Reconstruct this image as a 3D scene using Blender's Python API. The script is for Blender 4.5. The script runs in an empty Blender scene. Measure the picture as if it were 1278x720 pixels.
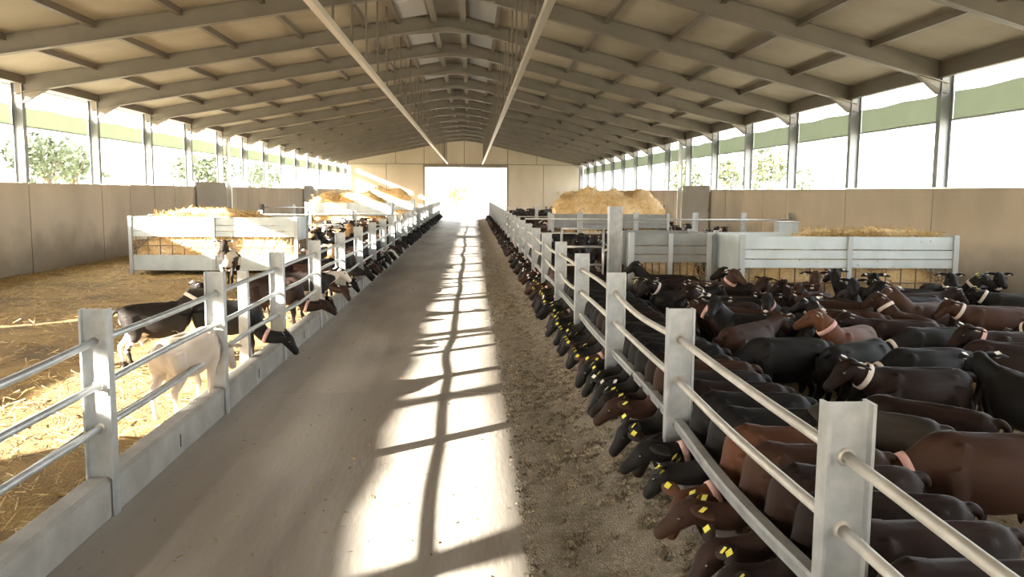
import bpy, bmesh, math, random
import numpy as np
from mathutils import Vector, Matrix

random.seed(7)
rng = np.random.default_rng(7)
scene = bpy.context.scene
C = scene.collection
PI = math.pi

# ------------------------------------------------------------------ camera
H = 2.1                      # eye height above the aisle floor
FPX = 1060.0                 # focal length in pixels of a 1278 px wide frame
PITCH, YAW, ROLL = math.radians(6.493), math.radians(2.782), 0.007
Rv = Vector((math.cos(YAW), -math.sin(YAW), 0))
Fv = Vector((math.sin(YAW) * math.cos(PITCH), math.cos(YAW) * math.cos(PITCH), -math.sin(PITCH)))
Dv = Fv.cross(Rv)
Uv = -Dv
cr, sr = math.cos(ROLL), math.sin(ROLL)
Xc = Rv * cr + Uv * sr
Yc = Uv * cr - Rv * sr
cam_d = bpy.data.cameras.new('camera')
cam = bpy.data.objects.new('camera', cam_d)
C.objects.link(cam)
Zc = -Fv
cam.matrix_world = Matrix(((Xc.x, Yc.x, Zc.x, 0), (Xc.y, Yc.y, Zc.y, 0), (Xc.z, Yc.z, Zc.z, H), (0, 0, 0, 1)))
cam_d.sensor_width = 36.0
cam_d.lens = FPX / 1278.0 * 36.0
cam_d.clip_start = 0.05
cam_d.clip_end = 600
scene.camera = cam

def at_z(px, py, z):
    """point where the sight line of a photo pixel meets the height z"""
    v = Xc * ((px - 639) / FPX) - Yc * ((py - 360) / FPX) + Fv
    t = (z - H) / v.z
    return v.x * t, v.y * t

# ------------------------------------------------------------------ light
world = bpy.data.worlds.new('sky')
scene.world = world
world.use_nodes = True
wn = world.node_tree
wn.nodes.clear()
sky = wn.nodes.new('ShaderNodeTexSky')
sky.sky_type = 'NISHITA'
sky.sun_disc = False
sky.sun_elevation = math.radians(17.6)
sky.sun_rotation = math.radians(232)
sky.dust_density = 4.0
sky.air_density = 1.0
sky.ozone_density = 1.0
mixw = wn.nodes.new('ShaderNodeMixRGB')
mixw.inputs[0].default_value = 0.65
mixw.inputs[2].default_value = (6.0, 6.0, 5.8, 1)
bgn = wn.nodes.new('ShaderNodeBackground')
bgn.inputs[1].default_value = 1.0
won = wn.nodes.new('ShaderNodeOutputWorld')
wn.links.new(sky.outputs[0], mixw.inputs[1])
wn.links.new(mixw.outputs[0], bgn.inputs[0])
wn.links.new(bgn.outputs[0], won.inputs[0])

SUN_DIR = Vector((1.0, 0.76, -0.40)).normalized()
sun_d = bpy.data.lights.new('sun', 'SUN')
sun_d.energy = 24.0
sun_d.angle = math.radians(0.53)
sun_d.color = (1.0, 0.93, 0.80)
sun = bpy.data.objects.new('sun', sun_d)
C.objects.link(sun)
sun.location = (-40, -30, 20)
sun.rotation_euler = SUN_DIR.to_track_quat('-Z', 'Y').to_euler()

vs = scene.view_settings
vs.view_transform = 'Standard'
vs.look = 'None'
vs.gamma = 1.0
vs.use_curve_mapping = False
vs.exposure = 1.38

# ------------------------------------------------------------------ materials
MATS = {}
def lin(c):
    return tuple(((v / 255.0) / 12.92 if v / 255.0 <= 0.04045 else ((v / 255.0 + 0.055) / 1.055) ** 2.4) for v in c)

def mat(name, c1, c2=None, scale=5.0, rough=0.7, metal=0.0, bump=0.0, bscale=60.0, detail=4.0, stretch=(1, 1, 1),
        lo=0.35, hi=0.65, c3=None, s3=1.0, lo3=.5, hi3=.7, rnd=0.0, sheen=0.0, spec=0.5, coords='Object', coat_rand=False):
    m = bpy.data.materials.new(name)
    m.use_nodes = True
    nt = m.node_tree
    b = nt.nodes['Principled BSDF']
    b.inputs['Roughness'].default_value = rough
    b.inputs['Metallic'].default_value = metal
    b.inputs['Specular IOR Level'].default_value = spec
    if sheen:
        b.inputs['Sheen Weight'].default_value = sheen
    tc = nt.nodes.new('ShaderNodeTexCoord')
    mp = nt.nodes.new('ShaderNodeMapping')
    mp.inputs['Scale'].default_value = stretch
    nt.links.new(tc.outputs[coords], mp.inputs['Vector'])
    vec = mp.outputs[0]
    oi = nt.nodes.new('ShaderNodeObjectInfo')
    if coat_rand:
        ad = nt.nodes.new('ShaderNodeVectorMath')
        ad.operation = 'ADD'
        mu = nt.nodes.new('ShaderNodeMath')
        mu.operation = 'MULTIPLY'
        mu.inputs[1].default_value = 37.0
        nt.links.new(oi.outputs['Random'], mu.inputs[0])
        nt.links.new(vec, ad.inputs[0])
        nt.links.new(mu.outputs[0], ad.inputs[1])
        vec = ad.outputs[0]
    col = None
    def noise_ramp(sc, lo_, hi_, det):
        n = nt.nodes.new('ShaderNodeTexNoise')
        n.inputs['Scale'].default_value = sc
        n.inputs['Detail'].default_value = det
        nt.links.new(vec, n.inputs['Vector'])
        r = nt.nodes.new('ShaderNodeMapRange')
        r.inputs[1].default_value = lo_
        r.inputs[2].default_value = hi_
        nt.links.new(n.outputs[0], r.inputs[0])
        return r.outputs[0]
    def mix(f, a, bb):
        x = nt.nodes.new('ShaderNodeMix')
        x.data_type = 'RGBA'
        if isinstance(f, float):
            x.inputs[0].default_value = f
        else:
            nt.links.new(f, x.inputs[0])
        for s, v in ((6, a), (7, bb)):
            if isinstance(v, tuple):
                x.inputs[s].default_value = v + (1,)
            else:
                nt.links.new(v, x.inputs[s])
        return x.outputs[2]
    col = c1
    if c2:
        col = mix(noise_ramp(scale, lo, hi, detail), c1, c2)
    if c3:
        col = mix(noise_ramp(s3, lo3, hi3, 3.0), col, c3)
    if rnd:
        hsv = nt.nodes.new('ShaderNodeHueSaturation')
        r = nt.nodes.new('ShaderNodeMapRange')
        r.inputs[3].default_value = 1 - rnd
        r.inputs[4].default_value = 1 + rnd
        nt.links.new(oi.outputs['Random'], r.inputs[0])
        nt.links.new(r.outputs[0], hsv.inputs['Value'])
        if isinstance(col, tuple):
            hsv.inputs['Color'].default_value = col + (1,)
        else:
            nt.links.new(col, hsv.inputs['Color'])
        col = hsv.outputs[0]
    if isinstance(col, tuple):
        b.inputs['Base Color'].default_value = col + (1,)
    else:
        nt.links.new(col, b.inputs['Base Color'])
    if bump:
        n = nt.nodes.new('ShaderNodeTexNoise')
        n.inputs['Scale'].default_value = bscale
        n.inputs['Detail'].default_value = 3
        nt.links.new(vec, n.inputs['Vector'])
        bp = nt.nodes.new('ShaderNodeBump')
        bp.inputs['Strength'].default_value = bump
        bp.inputs['Distance'].default_value = 0.02
        nt.links.new(n.outputs[0], bp.inputs['Height'])
        nt.links.new(bp.outputs[0], b.inputs['Normal'])
    MATS[name] = m
    return m

def translucent(m, fac, color):
    nt = m.node_tree
    b = nt.nodes['Principled BSDF']
    out = nt.nodes['Material Output']
    t = nt.nodes.new('ShaderNodeBsdfTranslucent')
    t.inputs[0].default_value = color + (1,)
    x = nt.nodes.new('ShaderNodeMixShader')
    x.inputs[0].default_value = fac
    nt.links.new(b.outputs[0], x.inputs[1])
    nt.links.new(t.outputs[0], x.inputs[2])
    nt.links.new(x.outputs[0], out.inputs[0])

mat('concrete_floor', (.46, .43, .39), (.35, .315, .275), scale=1.3, rough=.55, bump=.2, bscale=25, stretch=(1, .22, 1), c3=(.235, .20, .165), s3=.75, lo3=.47, hi3=.68)
mat('concrete_wall', (.49, .42, .335), (.42, .36, .285), scale=.8, rough=.85, bump=.2, bscale=30, stretch=(1, 1, .5), c3=(.36, .305, .24), s3=.5, lo3=.5, hi3=.8)
def splash_dirt(m, top, col):
    """ragged dirt left by the animals on the lower part of a wall"""
    nt = m.node_tree
    b = nt.nodes['Principled BSDF']
    old = b.inputs['Base Color'].links[0].from_socket
    tc = nt.nodes.new('ShaderNodeTexCoord')
    sp = nt.nodes.new('ShaderNodeSeparateXYZ')
    nt.links.new(tc.outputs['Object'], sp.inputs[0])
    n_ = nt.nodes.new('ShaderNodeTexNoise')
    n_.inputs['Scale'].default_value = 1.1
    n_.inputs['Detail'].default_value = 5
    nt.links.new(tc.outputs['Object'], n_.inputs['Vector'])
    ma = nt.nodes.new('ShaderNodeMath'); ma.operation = 'MULTIPLY_ADD'
    ma.inputs[1].default_value = 1.6
    nt.links.new(n_.outputs[0], ma.inputs[0])
    nt.links.new(sp.outputs[2], ma.inputs[2])
    r = nt.nodes.new('ShaderNodeMapRange')
    r.inputs[1].default_value = top + .8
    r.inputs[2].default_value = top
    r.inputs[4].default_value = .8
    nt.links.new(ma.outputs[0], r.inputs[0])
    x = nt.nodes.new('ShaderNodeMix'); x.data_type = 'RGBA'
    nt.links.new(r.outputs[0], x.inputs[0])
    nt.links.new(old, x.inputs[6])
    x.inputs[7].default_value = col + (1,)
    nt.links.new(x.outputs[2], b.inputs['Base Color'])
splash_dirt(MATS['concrete_wall'], 1.15, (.20, .165, .125))
mat('kerb_concrete', (.35, .335, .31), (.26, .245, .22), scale=3, rough=.85, bump=.35, bscale=40)
mat('sheet_dull', (.24, .25, .25), (.19, .20, .20), scale=3, rough=.5, metal=.3)
mat('joint', (.05, .045, .04), rough=.9)
mat('gable', (.44, .39, .31), (.38, .335, .26), scale=.6, rough=.85, stretch=(1, 1, .3))
mat('roof_sheet', (.37, .32, .24), (.31, .265, .195), scale=.9, rough=.75, c3=(.27, .23, .17), s3=.3, lo3=.5, hi3=.8, rnd=.05)
mat('skylight_sheet', (.72, .70, .64), rough=.5)
translucent(MATS['skylight_sheet'], .75, (.12, .11, .095))
mat('rafter_steel', (.19, .165, .13), (.16, .14, .11), scale=2, rough=.55, metal=.0)
mat('purlin_steel', (.12, .095, .07), rough=.6)
mat('column_steel', (.27, .285, .295), (.22, .23, .24), scale=2, rough=.5, metal=.25)
mat('galv', (.48, .495, .50), (.37, .385, .39), scale=9, rough=.42, metal=.55, bump=.06, bscale=50)
mat('pipe', (.58, .55, .50), (.47, .44, .39), scale=7, rough=.5, metal=.3, bump=.08, bscale=60)
mat('tray', (.55, .50, .43), rough=.4, metal=.4)
mat('feeder_sheet', (.50, .56, .58), (.42, .475, .49), scale=3, rough=.4, metal=.35)
mat('feeder_post', (.38, .40, .41), rough=.45, metal=.4)
mat('bar', (.16, .11, .07), rough=.6)
mat('curtain', (.62, .65, .60), (.56, .59, .54), scale=1.5, rough=.7)
translucent(MATS['curtain'], .35, (.38, .44, .34))
mat('door_sheet', (.26, .235, .205), (.22, .20, .175), scale=.7, rough=.7)
mat('white_paint', (.74, .76, .75), rough=.4)
mat('straw_bed', (.36, .235, .085), (.24, .155, .06), scale=2.2, rough=.95, bump=.9, bscale=45, c3=(.155, .105, .05), s3=.8, lo3=.5, hi3=.72)
mat('straw', (.52, .37, .145), (.40, .27, .10), scale=1.5, rough=.8, c3=(.62, .49, .25), s3=7, lo3=.5, hi3=.6)
mat('dung_bed', (.225, .16, .085), (.15, .105, .055), scale=2.5, rough=.95, bump=.9, bscale=45, c3=(.30, .215, .10), s3=1.3, lo3=.5, hi3=.7)
mat('dull_straw', (.36, .26, .12), (.25, .175, .08), scale=1.5, rough=.85)
mat('hay', (.70, .50, .26), (.55, .37, .17), scale=6, rough=.9, bump=.8, bscale=30, c3=(.72, .58, .36), s3=2.5, lo3=.45, hi3=.65)
mat('feed', (.34, .295, .23), (.22, .185, .14), scale=4, rough=.95, bump=.9, bscale=90, c3=(.40, .345, .26), s3=30, lo3=.5, hi3=.65)
mat('pellet', (.52, .45, .33), (.15, .12, .085), scale=12, rough=.9, lo=.42, hi=.58)
mat('earth', (.62, .55, .42), (.54, .48, .34), scale=.3, rough=.95)
mat('hill', (.60, .57, .44), (.50, .50, .34), scale=.12, rough=.95)
mat('leaf', (.045, .06, .028), (.075, .09, .04), scale=.8, rough=.7)
mat('leaf_pale', (.15, .20, .07), (.22, .27, .10), scale=.8, rough=.7)
mat('bark', (.12, .09, .06), rough=.9)
coat = dict(rough=.62, bump=.2, bscale=330, stretch=(.3, 1, 1), coat_rand=True, spec=.18)
mat('coat_black', (.008, .0075, .008), (.014, .0125, .0125), scale=4, rnd=.3, **coat)
mat('coat_dark_brown', (.024, .012, .009), (.014, .0085, .0075), scale=3, rnd=.3, **coat)
mat('coat_brown', (.052, .024, .015), (.033, .016, .011), scale=3, rnd=.25, **coat)
mat('coat_reddish', (.125, .050, .026), (.075, .032, .018), scale=3, rnd=.2, **coat)
mat('coat_grey', (.055, .046, .04), (.03, .026, .023), scale=5, rnd=.2, **coat)
mat('coat_white', (.62, .54, .45), (.45, .36, .28), scale=3, rnd=.1, **coat)
mat('coat_tan', (.42, .26, .13), (.30, .17, .08), scale=3, rnd=.2, **coat)
mat('coat_pied', (.020, .016, .014), (.60, .53, .45), scale=3.2, lo=.52, hi=.545, rnd=.1, **coat)
mat('coat_roan', (.085, .045, .03), (.46, .39, .33), scale=3.5, lo=.5, hi=.56, rnd=.1, **coat)
mat('tag', (.80, .72, .10), rough=.4)
mat('tag_white', (.75, .72, .66), rough=.5)
mat('collar', (.62, .50, .44), (.72, .64, .58), scale=20, rough=.7)
mat('collar_pink', (.60, .33, .30), (.68, .44, .40), scale=20, rough=.7)
mat('eye', (.03, .018, .008), rough=.1)
MATS['eye'].node_tree.nodes['Principled BSDF'].inputs['Coat Weight'].default_value = 1.0

# ------------------------------------------------------------------ mesh helpers
class MB:
    def __init__(self):
        self.v, self.f = [], []
    def add(self, vs, fs):
        o = len(self.v)
        self.v += [tuple(p) for p in vs]
        self.f += [tuple(i + o for i in q) for q in fs]
        return self
    def box(self, x0, x1, y0, y1, z0, z1):
        vs = [(x, y, z) for z in (z0, z1) for y in (y0, y1) for x in (x0, x1)]
        return self.add(vs, [(0, 2, 3, 1), (4, 5, 7, 6), (0, 1, 5, 4), (2, 6, 7, 3), (0, 4, 6, 2), (1, 3, 7, 5)])
    def prism(self, poly, axis, a, b):
        """poly of 2-d points (counter-clockwise) extruded along axis from a to b"""
        n = len(poly)
        def p(q, t):
            return {'x': (t, q[0], q[1]), 'y': (q[0], t, q[1]), 'z': (q[0], q[1], t)}[axis]
        vs = [p(q, a) for q in poly] + [p(q, b) for q in poly]
        fs = [tuple(range(n - 1, -1, -1)), tuple(range(n, 2 * n))]
        fs += [(i, (i + 1) % n, n + (i + 1) % n, n + i) for i in range(n)]
        return self.add(vs, fs)
    def tube(self, pts, r, n=8, rs=None):
        pts = [Vector(p) for p in pts]
        rings = []
        for i, p in enumerate(pts):
            d = (pts[min(i + 1, len(pts) - 1)] - pts[max(i - 1, 0)]).normalized()
            u = d.cross(Vector((0, 0, 1)) if abs(d.z) < .9 else Vector((1, 0, 0))).normalized()
            w = u.cross(d)
            rr = rs[i] if rs else r
            rings.append([p + (u * math.cos(2 * PI * k / n) + w * math.sin(2 * PI * k / n)) * rr for k in range(n)])
        vs = [q for ring in rings for q in ring]
        m = len(pts)
        fs = [(i * n + k, i * n + (k + 1) % n, (i + 1) * n + (k + 1) % n, (i + 1) * n + k) for i in range(m - 1) for k in range(n)]
        fs += [tuple(range(n - 1, -1, -1)), tuple(range((m - 1) * n, m * n))]
        return self.add(vs, fs)
    def mesh(self, name, smooth=False):
        me = bpy.data.meshes.new(name)
        me.from_pydata(self.v, [], self.f)
        if smooth:
            me.polygons.foreach_set('use_smooth', [True] * len(me.polygons))
        me.update()
        return me
    def build(self, name, m, parent=None, smooth=False):
        me = self.mesh(name, smooth)
        me.materials.append(MATS[m])
        return link(name, me, parent)

def link(name, data, parent=None, loc=None, rz=None):
    o = bpy.data.objects.new(name, data)
    C.objects.link(o)
    if parent:
        o.parent = parent
    if loc is not None:
        o.location = loc
    if rz is not None:
        o.rotation_euler = (0, 0, rz)
    return o

def tag(o, label=None, cat=None, group=None, kind=None):
    if label: o['label'] = label
    if cat: o['category'] = cat
    if group: o['group'] = group
    if kind: o['kind'] = kind
    return o

def np_mesh(name, verts, faces, m, parent=None, smooth=False):
    """verts (n,3), faces (m,k) numpy arrays"""
    me = bpy.data.meshes.new(name)
    k = faces.shape[1]
    me.vertices.add(len(verts))
    me.vertices.foreach_set('co', np.ascontiguousarray(verts, dtype=np.float32).ravel())
    me.loops.add(faces.size)
    me.loops.foreach_set('vertex_index', np.ascontiguousarray(faces, dtype=np.int32).ravel())
    me.polygons.add(len(faces))
    me.polygons.foreach_set('loop_start', np.arange(0, faces.size, k, dtype=np.int32))
    me.polygons.foreach_set('loop_total', np.full(len(faces), k, dtype=np.int32))
    if smooth:
        me.polygons.foreach_set('use_smooth', np.ones(len(faces), dtype=bool))
    me.update(calc_edges=True)
    me.materials.append(MATS[m])
    return link(name, me, parent)

def blades(name, pos, length, width, m, parent=None, tilt=.5):
    """thin straw blades at the given positions"""
    n = len(pos)
    a = rng.uniform(0, 2 * PI, n)
    t = rng.normal(0, tilt, n)
    L = length * rng.uniform(.5, 1.3, n)
    d = np.stack([np.cos(a) * np.cos(t), np.sin(a) * np.cos(t), np.abs(np.sin(t))], 1) * L[:, None] / 2
    s = np.stack([-np.sin(a), np.cos(a), rng.normal(0, .5, n)], 1) * width / 2
    v = np.stack([pos - d - s, pos + d - s, pos + d + s, pos - d + s], 1).reshape(-1, 3)
    f = np.arange(4 * n).reshape(-1, 4)
    return np_mesh(name, v, f, m, parent)

# ------------------------------------------------------------------ plan of the barn (metres)
XL, XR = -10.45, 9.27          # inner faces of the side walls
Y0, Y1 = -11.25, 73.2          # gable walls
FR = [16.75 + 4 * k for k in range(-7, 15)]     # portal frames
WALL = 2.23
XRIDGE = (XL + XR) / 2
ZE, SL = 4.70, 0.205           # underside of the roof sheets at the wall, roof pitch
FXL, FXR = -2.31, 1.31         # feed fences
BED = 0.12                     # bedding level of the pens
def skew(x):
    return 4.0 * (x - XL) / (XR - XL)      # the portal frames run slightly askew to the aisle
def roof_z(x):
    return ZE + SL * ((XR - XL) / 2 - abs(x - XRIDGE))

# --- ground outside and hills
g = MB()
g.add([(-160, -120, -.06), (160, -120, -.06), (160, 260, -.06), (-160, 260, -.06)], [(0, 1, 2, 3)])
tag(g.build('ground', 'earth'), kind='structure')
def hill(name, x_in, x_out, h):
    nx, ny = 12, 40
    vs, fs = [], []
    for i in range(nx + 1):
        for j in range(ny + 1):
            t = i / nx
            x = x_in + (x_out - x_in) * t
            y = -60 + 200 * j / ny
            z = -.08 + h * (t ** 1.3) * (1 + .25 * math.sin(y * .07 + x * .05) + .1 * math.sin(y * .21))
            vs.append((x, y, z))
    for i in range(nx):
        for j in range(ny):
            a = i * (ny + 1) + j
            fs.append((a, a + ny + 1, a + ny + 2, a + 1))
    m = MB(); m.add(vs, fs)
    tag(m.build(name, 'hill', smooth=True), kind='structure')
hill('hillside_left', -26, -90, 9)
hill('hillside_right', 30, 100, 6)

# --- aisle floor: cast slabs with open joints
fl = MB().box(FXL - .1, FXR + .1, Y0, Y1 + 14, -.05, -.012).build('floor', 'joint')
tag(fl, kind='structure')
y = Y0
while y < Y1 + 13:
    MB().box(FXL, FXR, y + .006, y + 4.994, -.04, 0).build('slab', 'concrete_floor', fl)
    y += 5.0

# --- straw bedding of the pens
def bedding(name, x0, x1, m, label):
    nx, ny = 26, 200
    vs, fs = [], []
    for i in range(nx + 1):
        for j in range(ny + 1):
            x = x0 + (x1 - x0) * i / nx
            y = Y0 + .06 + (Y1 - Y0 - .12) * j / ny
            z = BED - .032 + .02 * math.sin(x * 2.1 + y * .7) * math.sin(y * 1.3 - x) + random.uniform(-.012, .012)
            vs.append((x, y, z))
    for i in range(nx):
        for j in range(ny):
            a = i * (ny + 1) + j
            fs.append((a, a + ny + 1, a + ny + 2, a + 1))
    mb = MB(); mb.add(vs, fs)
    o = mb.build(name, m, smooth=True)
    tag(o, label, 'bedding', kind='stuff')
    return o
bed_l = bedding('straw_bedding', XL + .01, FXL - .16, 'straw_bed', 'golden straw bedding covering the pen floor left of the aisle')
bed_r = bedding('straw_bedding', FXR + .16, XR - .01, 'dung_bed', 'trampled dull straw bedding under the crowded pen right of the aisle')
n = 15000
yy = 4.5 + 22 * rng.random(n) ** 1.6
p = np.stack([rng.uniform(XL + .1, FXL - .2, n), yy, np.full(n, BED + .004)], 1)
blades('straw_blades', p, .16, .008, 'straw', bed_l, .25)['kind'] = 'stuff'
n = 9000
yy = 2.5 + 14 * rng.random(n) ** 1.3
p = np.stack([rng.uniform(FXR + .3, XR - .1, n), yy, np.full(n, BED + .002)], 1)
blades('straw_blades', p, .13, .008, 'dull_straw', bed_r, .2)['kind'] = 'stuff'

# --- side walls: precast panels, columns on top, curtain, eave beam
DOORS_L = [(32.9, 37.0), (53.6, 57.2)]
DOORS_R = [(32.6, 37.0)]
def i_col(mb, x, y, z0, z1, d=.22, w=.16):
    mb.box(x - d / 2, x + d / 2, y - .008, y + .008, z0, z1)
    mb.box(x - d / 2 - .014, x - d / 2, y - w / 2, y + w / 2, z0, z1)
    mb.box(x + d / 2, x + d / 2 + .014, y - w / 2, y + w / 2, z0, z1)
def side_wall(side):
    s = -1 if side == 'left' else 1
    X = XL if s < 0 else XR
    a, b = sorted((X + s * .10, X + s * .22))
    if s < 0:
        wb = MB().box(a, b, Y0, 9.72, -.05, WALL - .04).box(a, b, 10.2, Y1, -.05, WALL - .04)  # unseen gap, added to let a stripe of sun onto the left pen
    else:
        wb = MB().box(a, b, Y0, Y1, -.05, WALL - .04)
    w = wb.build('wall_' + side, 'joint')
    tag(w, kind='structure')
    a, b = sorted((X, X + s * .12))
    edges = [Y0] + FR[1:] + [Y1]
    for y0, y1 in zip(edges[:-1], edges[1:]):
        mid = (y0 + y1) / 2
        cuts = [(y0, y1)]
        if mid > 26: cuts = [(y0, mid), (mid, y1)]
        for c0, c1 in cuts:
            if s < 0 and 8.7 < c0 < 8.8:  # panels either side of the added sun gap, raised to shade the pen
                MB().box(a, b, c0 + .018, 9.72, -.04, WALL + .33).build('panel', 'concrete_wall', w)
                MB().box(a, b, 10.2, c1 - .018, -.04, WALL + .33).build('panel', 'concrete_wall', w)
                continue
            MB().box(a, b, c0 + .018, c1 - .018, -.04, WALL + (.33 if s < 0 and c1 < 18 else 0) + random.uniform(-.008, .008)).build('panel', 'concrete_wall', w)  # out-of-view left panels made taller, to hold sun off the pen floor
    for y in FR:
        c = MB()
        i_col(c, X + s * .13, y, WALL + .01, 4.55)
        c.build('column', 'column_steel', w)
    # curtain: upper band closing the head of the opening, gathered edge
    xo0, xo1 = sorted((X + s * .30, X + s * .32))
    for k, (y0, y1) in enumerate(zip(FR[:-1], FR[1:])):
        zb, zt = (3.57, 4.06)
        if s > 0: zt = 4.15
        if s < 0 and y1 < 1.0: zb = WALL + .05  # unseen near bays closed by a full-drop curtain, added to block the sun
        m = MB()
        N = 8
        vs, fs = [], []
        for i in range(N + 1):
            t = i / N
            sag = .035 * math.sin(PI * t * 2) ** 2
            yy = y0 + .02 + (y1 - y0 - .04) * t
            for xx in (xo0, xo1):
                vs += [(xx, yy, zb - sag * .5), (xx, yy, zt - sag)]
        for i in range(N):
            q = i * 4
            fs += [(q, q + 1, q + 5, q + 4), (q + 2, q + 6, q + 7, q + 3), (q + 1, q + 3, q + 7, q + 5), (q, q + 4, q + 6, q + 2)]
        fs += [(0, 2, 3, 1), (4 * N, 4 * N + 1, 4 * N + 3, 4 * N + 2)]
        m.add(vs, fs).build('curtain', 'curtain', w)
        xt = X + s * .275
        MB().tube([(xt, y0, zb + .01), (xt, y1, zb + .01)], .022).build('curtain_tube', 'feeder_post', w)
    return w
wl = side_wall('left')
wr = side_wall('right')

# sliding doors in the side walls with white posts beside them
for i, (y0, y1, s) in enumerate([(a, b, -1) for a, b in DOORS_L] + [(a, b, 1) for a, b in DOORS_R]):
    X = XL if s < 0 else XR
    a, b = sorted((X - s * .02, X - s * .09))
    d = MB().box(a, b, y0, y1 - .25, .14, WALL + .17).build('door_%d' % (i + 1), 'door_sheet')
    tag(d, kind='structure')
    for zz in (.5, 1.4):
        MB().box(*sorted((X - s * .09, X - s * .115)), y0 + .05, y1 - .3, zz, zz + .09).build('door_rail', 'door_sheet', d)
    c = MB()
    i_col(c, X - s * .16, y1, .1, 4.45, .16, .12)
    tag(c.build('steel_post', 'white_paint'),
        ['white steel post beside the nearer dark door of the left wall', 'white steel post beside the farther dark door of the left wall',
         'white steel post beside the dark door of the right wall'][i], 'post')

# --- gable walls with the big doorway
def gable(name, y, s):
    g0, g1 = sorted((y + s * .12, y + s * .25))
    DX0, DX1, DZ = -4.0, 3.1, 4.12
    o = MB()
    o.box(XL - .2, DX0 - .02, g0, g1, -.05, 4.4)
    o.box(DX1 + .02, XR + .2, g0, g1, -.05, 4.4)
    o.prism([(XL - .2, 4.4), (XR + .2, 4.4), (XR + .2, roof_z(XR) - .02), (XRIDGE, roof_z(XRIDGE) - .02), (XL - .2, roof_z(XL) - .02)], 'y', g0, g1)
    o.box(DX0 - .02, DX1 + .02, g0, g1, DZ + .1, 4.4)
    w = o.build(name, 'joint')
    tag(w, kind='structure')
    a, b = sorted((y, y + s * .12))
    xs = [XL, -7.2, DX0]
    for x0, x1 in zip(xs[:-1], xs[1:]):
        MB().box(x0 + .02, x1 - .02, a, b, -.03, 4.38).build('panel', 'gable', w)
    xs = [DX1, 6.2, XR]
    for x0, x1 in zip(xs[:-1], xs[1:]):
        MB().box(x0 + .02, x1 - .02, a, b, -.03, 4.38).build('panel', 'gable', w)
    xs = [XL, -6.4, -4.0, -2.3, XRIDGE, 1.15, 3.1, 5.6, XR]
    for x0, x1 in zip(xs[:-1], xs[1:]):
        z0 = 4.42
        MB().prism([(x0 + .02, z0), (x1 - .02, z0), (x1 - .02, roof_z(x1) - .03), (x0 + .02, roof_z(x0) - .03)], 'y', a, b).build('panel', 'gable', w)
    a, b = sorted((y - s * .04, y + s * .12))
    MB().box(DX0 - .08, DX1 + .08, a, b, DZ, DZ + .26).build('lintel', 'rafter_steel', w)
    for x in (DX0, DX1):
        MB().box(x - .08, x + .08, a, b, -.03, DZ).build('door_jamb', 'rafter_steel', w)
gable('wall_back', Y1, 1)
gable('wall_front', Y0, -1)

half_w = (XR - XL) / 2
# --- ceiling: roof sheets in panels, purlins, rafters, ridge box
cb = MB()
OV = .62
for s in (-1, 1):
    for (da, db) in ((0, .55), (1.25, half_w + OV)):
        xa, xb = XRIDGE + s * da, XRIDGE + s * db
        za, zb = roof_z(xa) + .06, roof_z(xb) + .06
        cb.add([(xb, Y0 - .6, zb), (xa, Y0 - .6, za), (xa, Y1 + .6, za), (xb, Y1 + .6, zb),
                (xb, Y0 - .6, zb + .05), (xa, Y0 - .6, za + .05), (xa, Y1 + .6, za + .05), (xb, Y1 + .6, zb + .05)],
               [(0, 1, 2, 3), (4, 7, 6, 5), (0, 3, 7, 4), (0, 4, 5, 1), (3, 2, 6, 7), (1, 5, 6, 2)])
ceil = cb.build('ceiling', 'roof_sheet')
tag(ceil, kind='structure')
NP = 6
half = (XR - XL) / 2
stepx = (half - .5) / NP
def slab_between(mb, xa, xb, y0, y1, dz0, dz1):
    """a plate lying along the roof pitch between two x positions"""
    v = []
    for dz in (dz0, dz1):
        for yv in (y0, y1):
            for xv in (xa, xb):
                v.append((xv, min(Y1 - .02, yv + skew(xv)), roof_z(xv) + dz))
    mb.add(v, [(0, 2, 3, 1), (4, 5, 7, 6), (0, 1, 5, 4), (2, 6, 7, 3), (0, 4, 6, 2), (1, 3, 7, 5)])
edges = [Y0] + FR[1:] + [Y1]
for s in (-1, 1):
    xs = [XRIDGE + s * 1.25] + [XRIDGE + s * .5 + s * stepx * k for k in range(1, NP)] + [XRIDGE + s * (half + OV - .02)]
    for bi, (y0, y1) in enumerate(zip(edges[:-1], edges[1:])):
        for k in range(NP):
            xa, xb = sorted((xs[k], xs[k + 1]))
            m = MB()
            slab_between(m, xa + .012, xb - .012, y0 + .012, y1 - .012, 0, .045)
            m.build('roof_panel', 'roof_sheet', ceil)
    for x in xs[:-1] + [XRIDGE + s * half - s * .02]:
        m = MB()
        z = roof_z(x)
        eave = abs(x - XRIDGE) > half - .1
        hp = (.30 if s > 0 else .17) if eave else .11
        m.box(x - .035, x + .035, Y0, Y1, z - hp, z + .01)
        m.box(x - .07, x + .035, Y0, Y1, z - hp - .015, z - hp)
        m.build('purlin', 'purlin_steel', ceil)
    xg = XRIDGE + s * (half + OV)
    z = roof_z(xg)
    a, b = sorted((xg, xg + s * .14))
    MB().box(a, b, Y0 - .6, Y1 + .6, z - .01, z + .10).build('gutter', 'column_steel', ceil)
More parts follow.
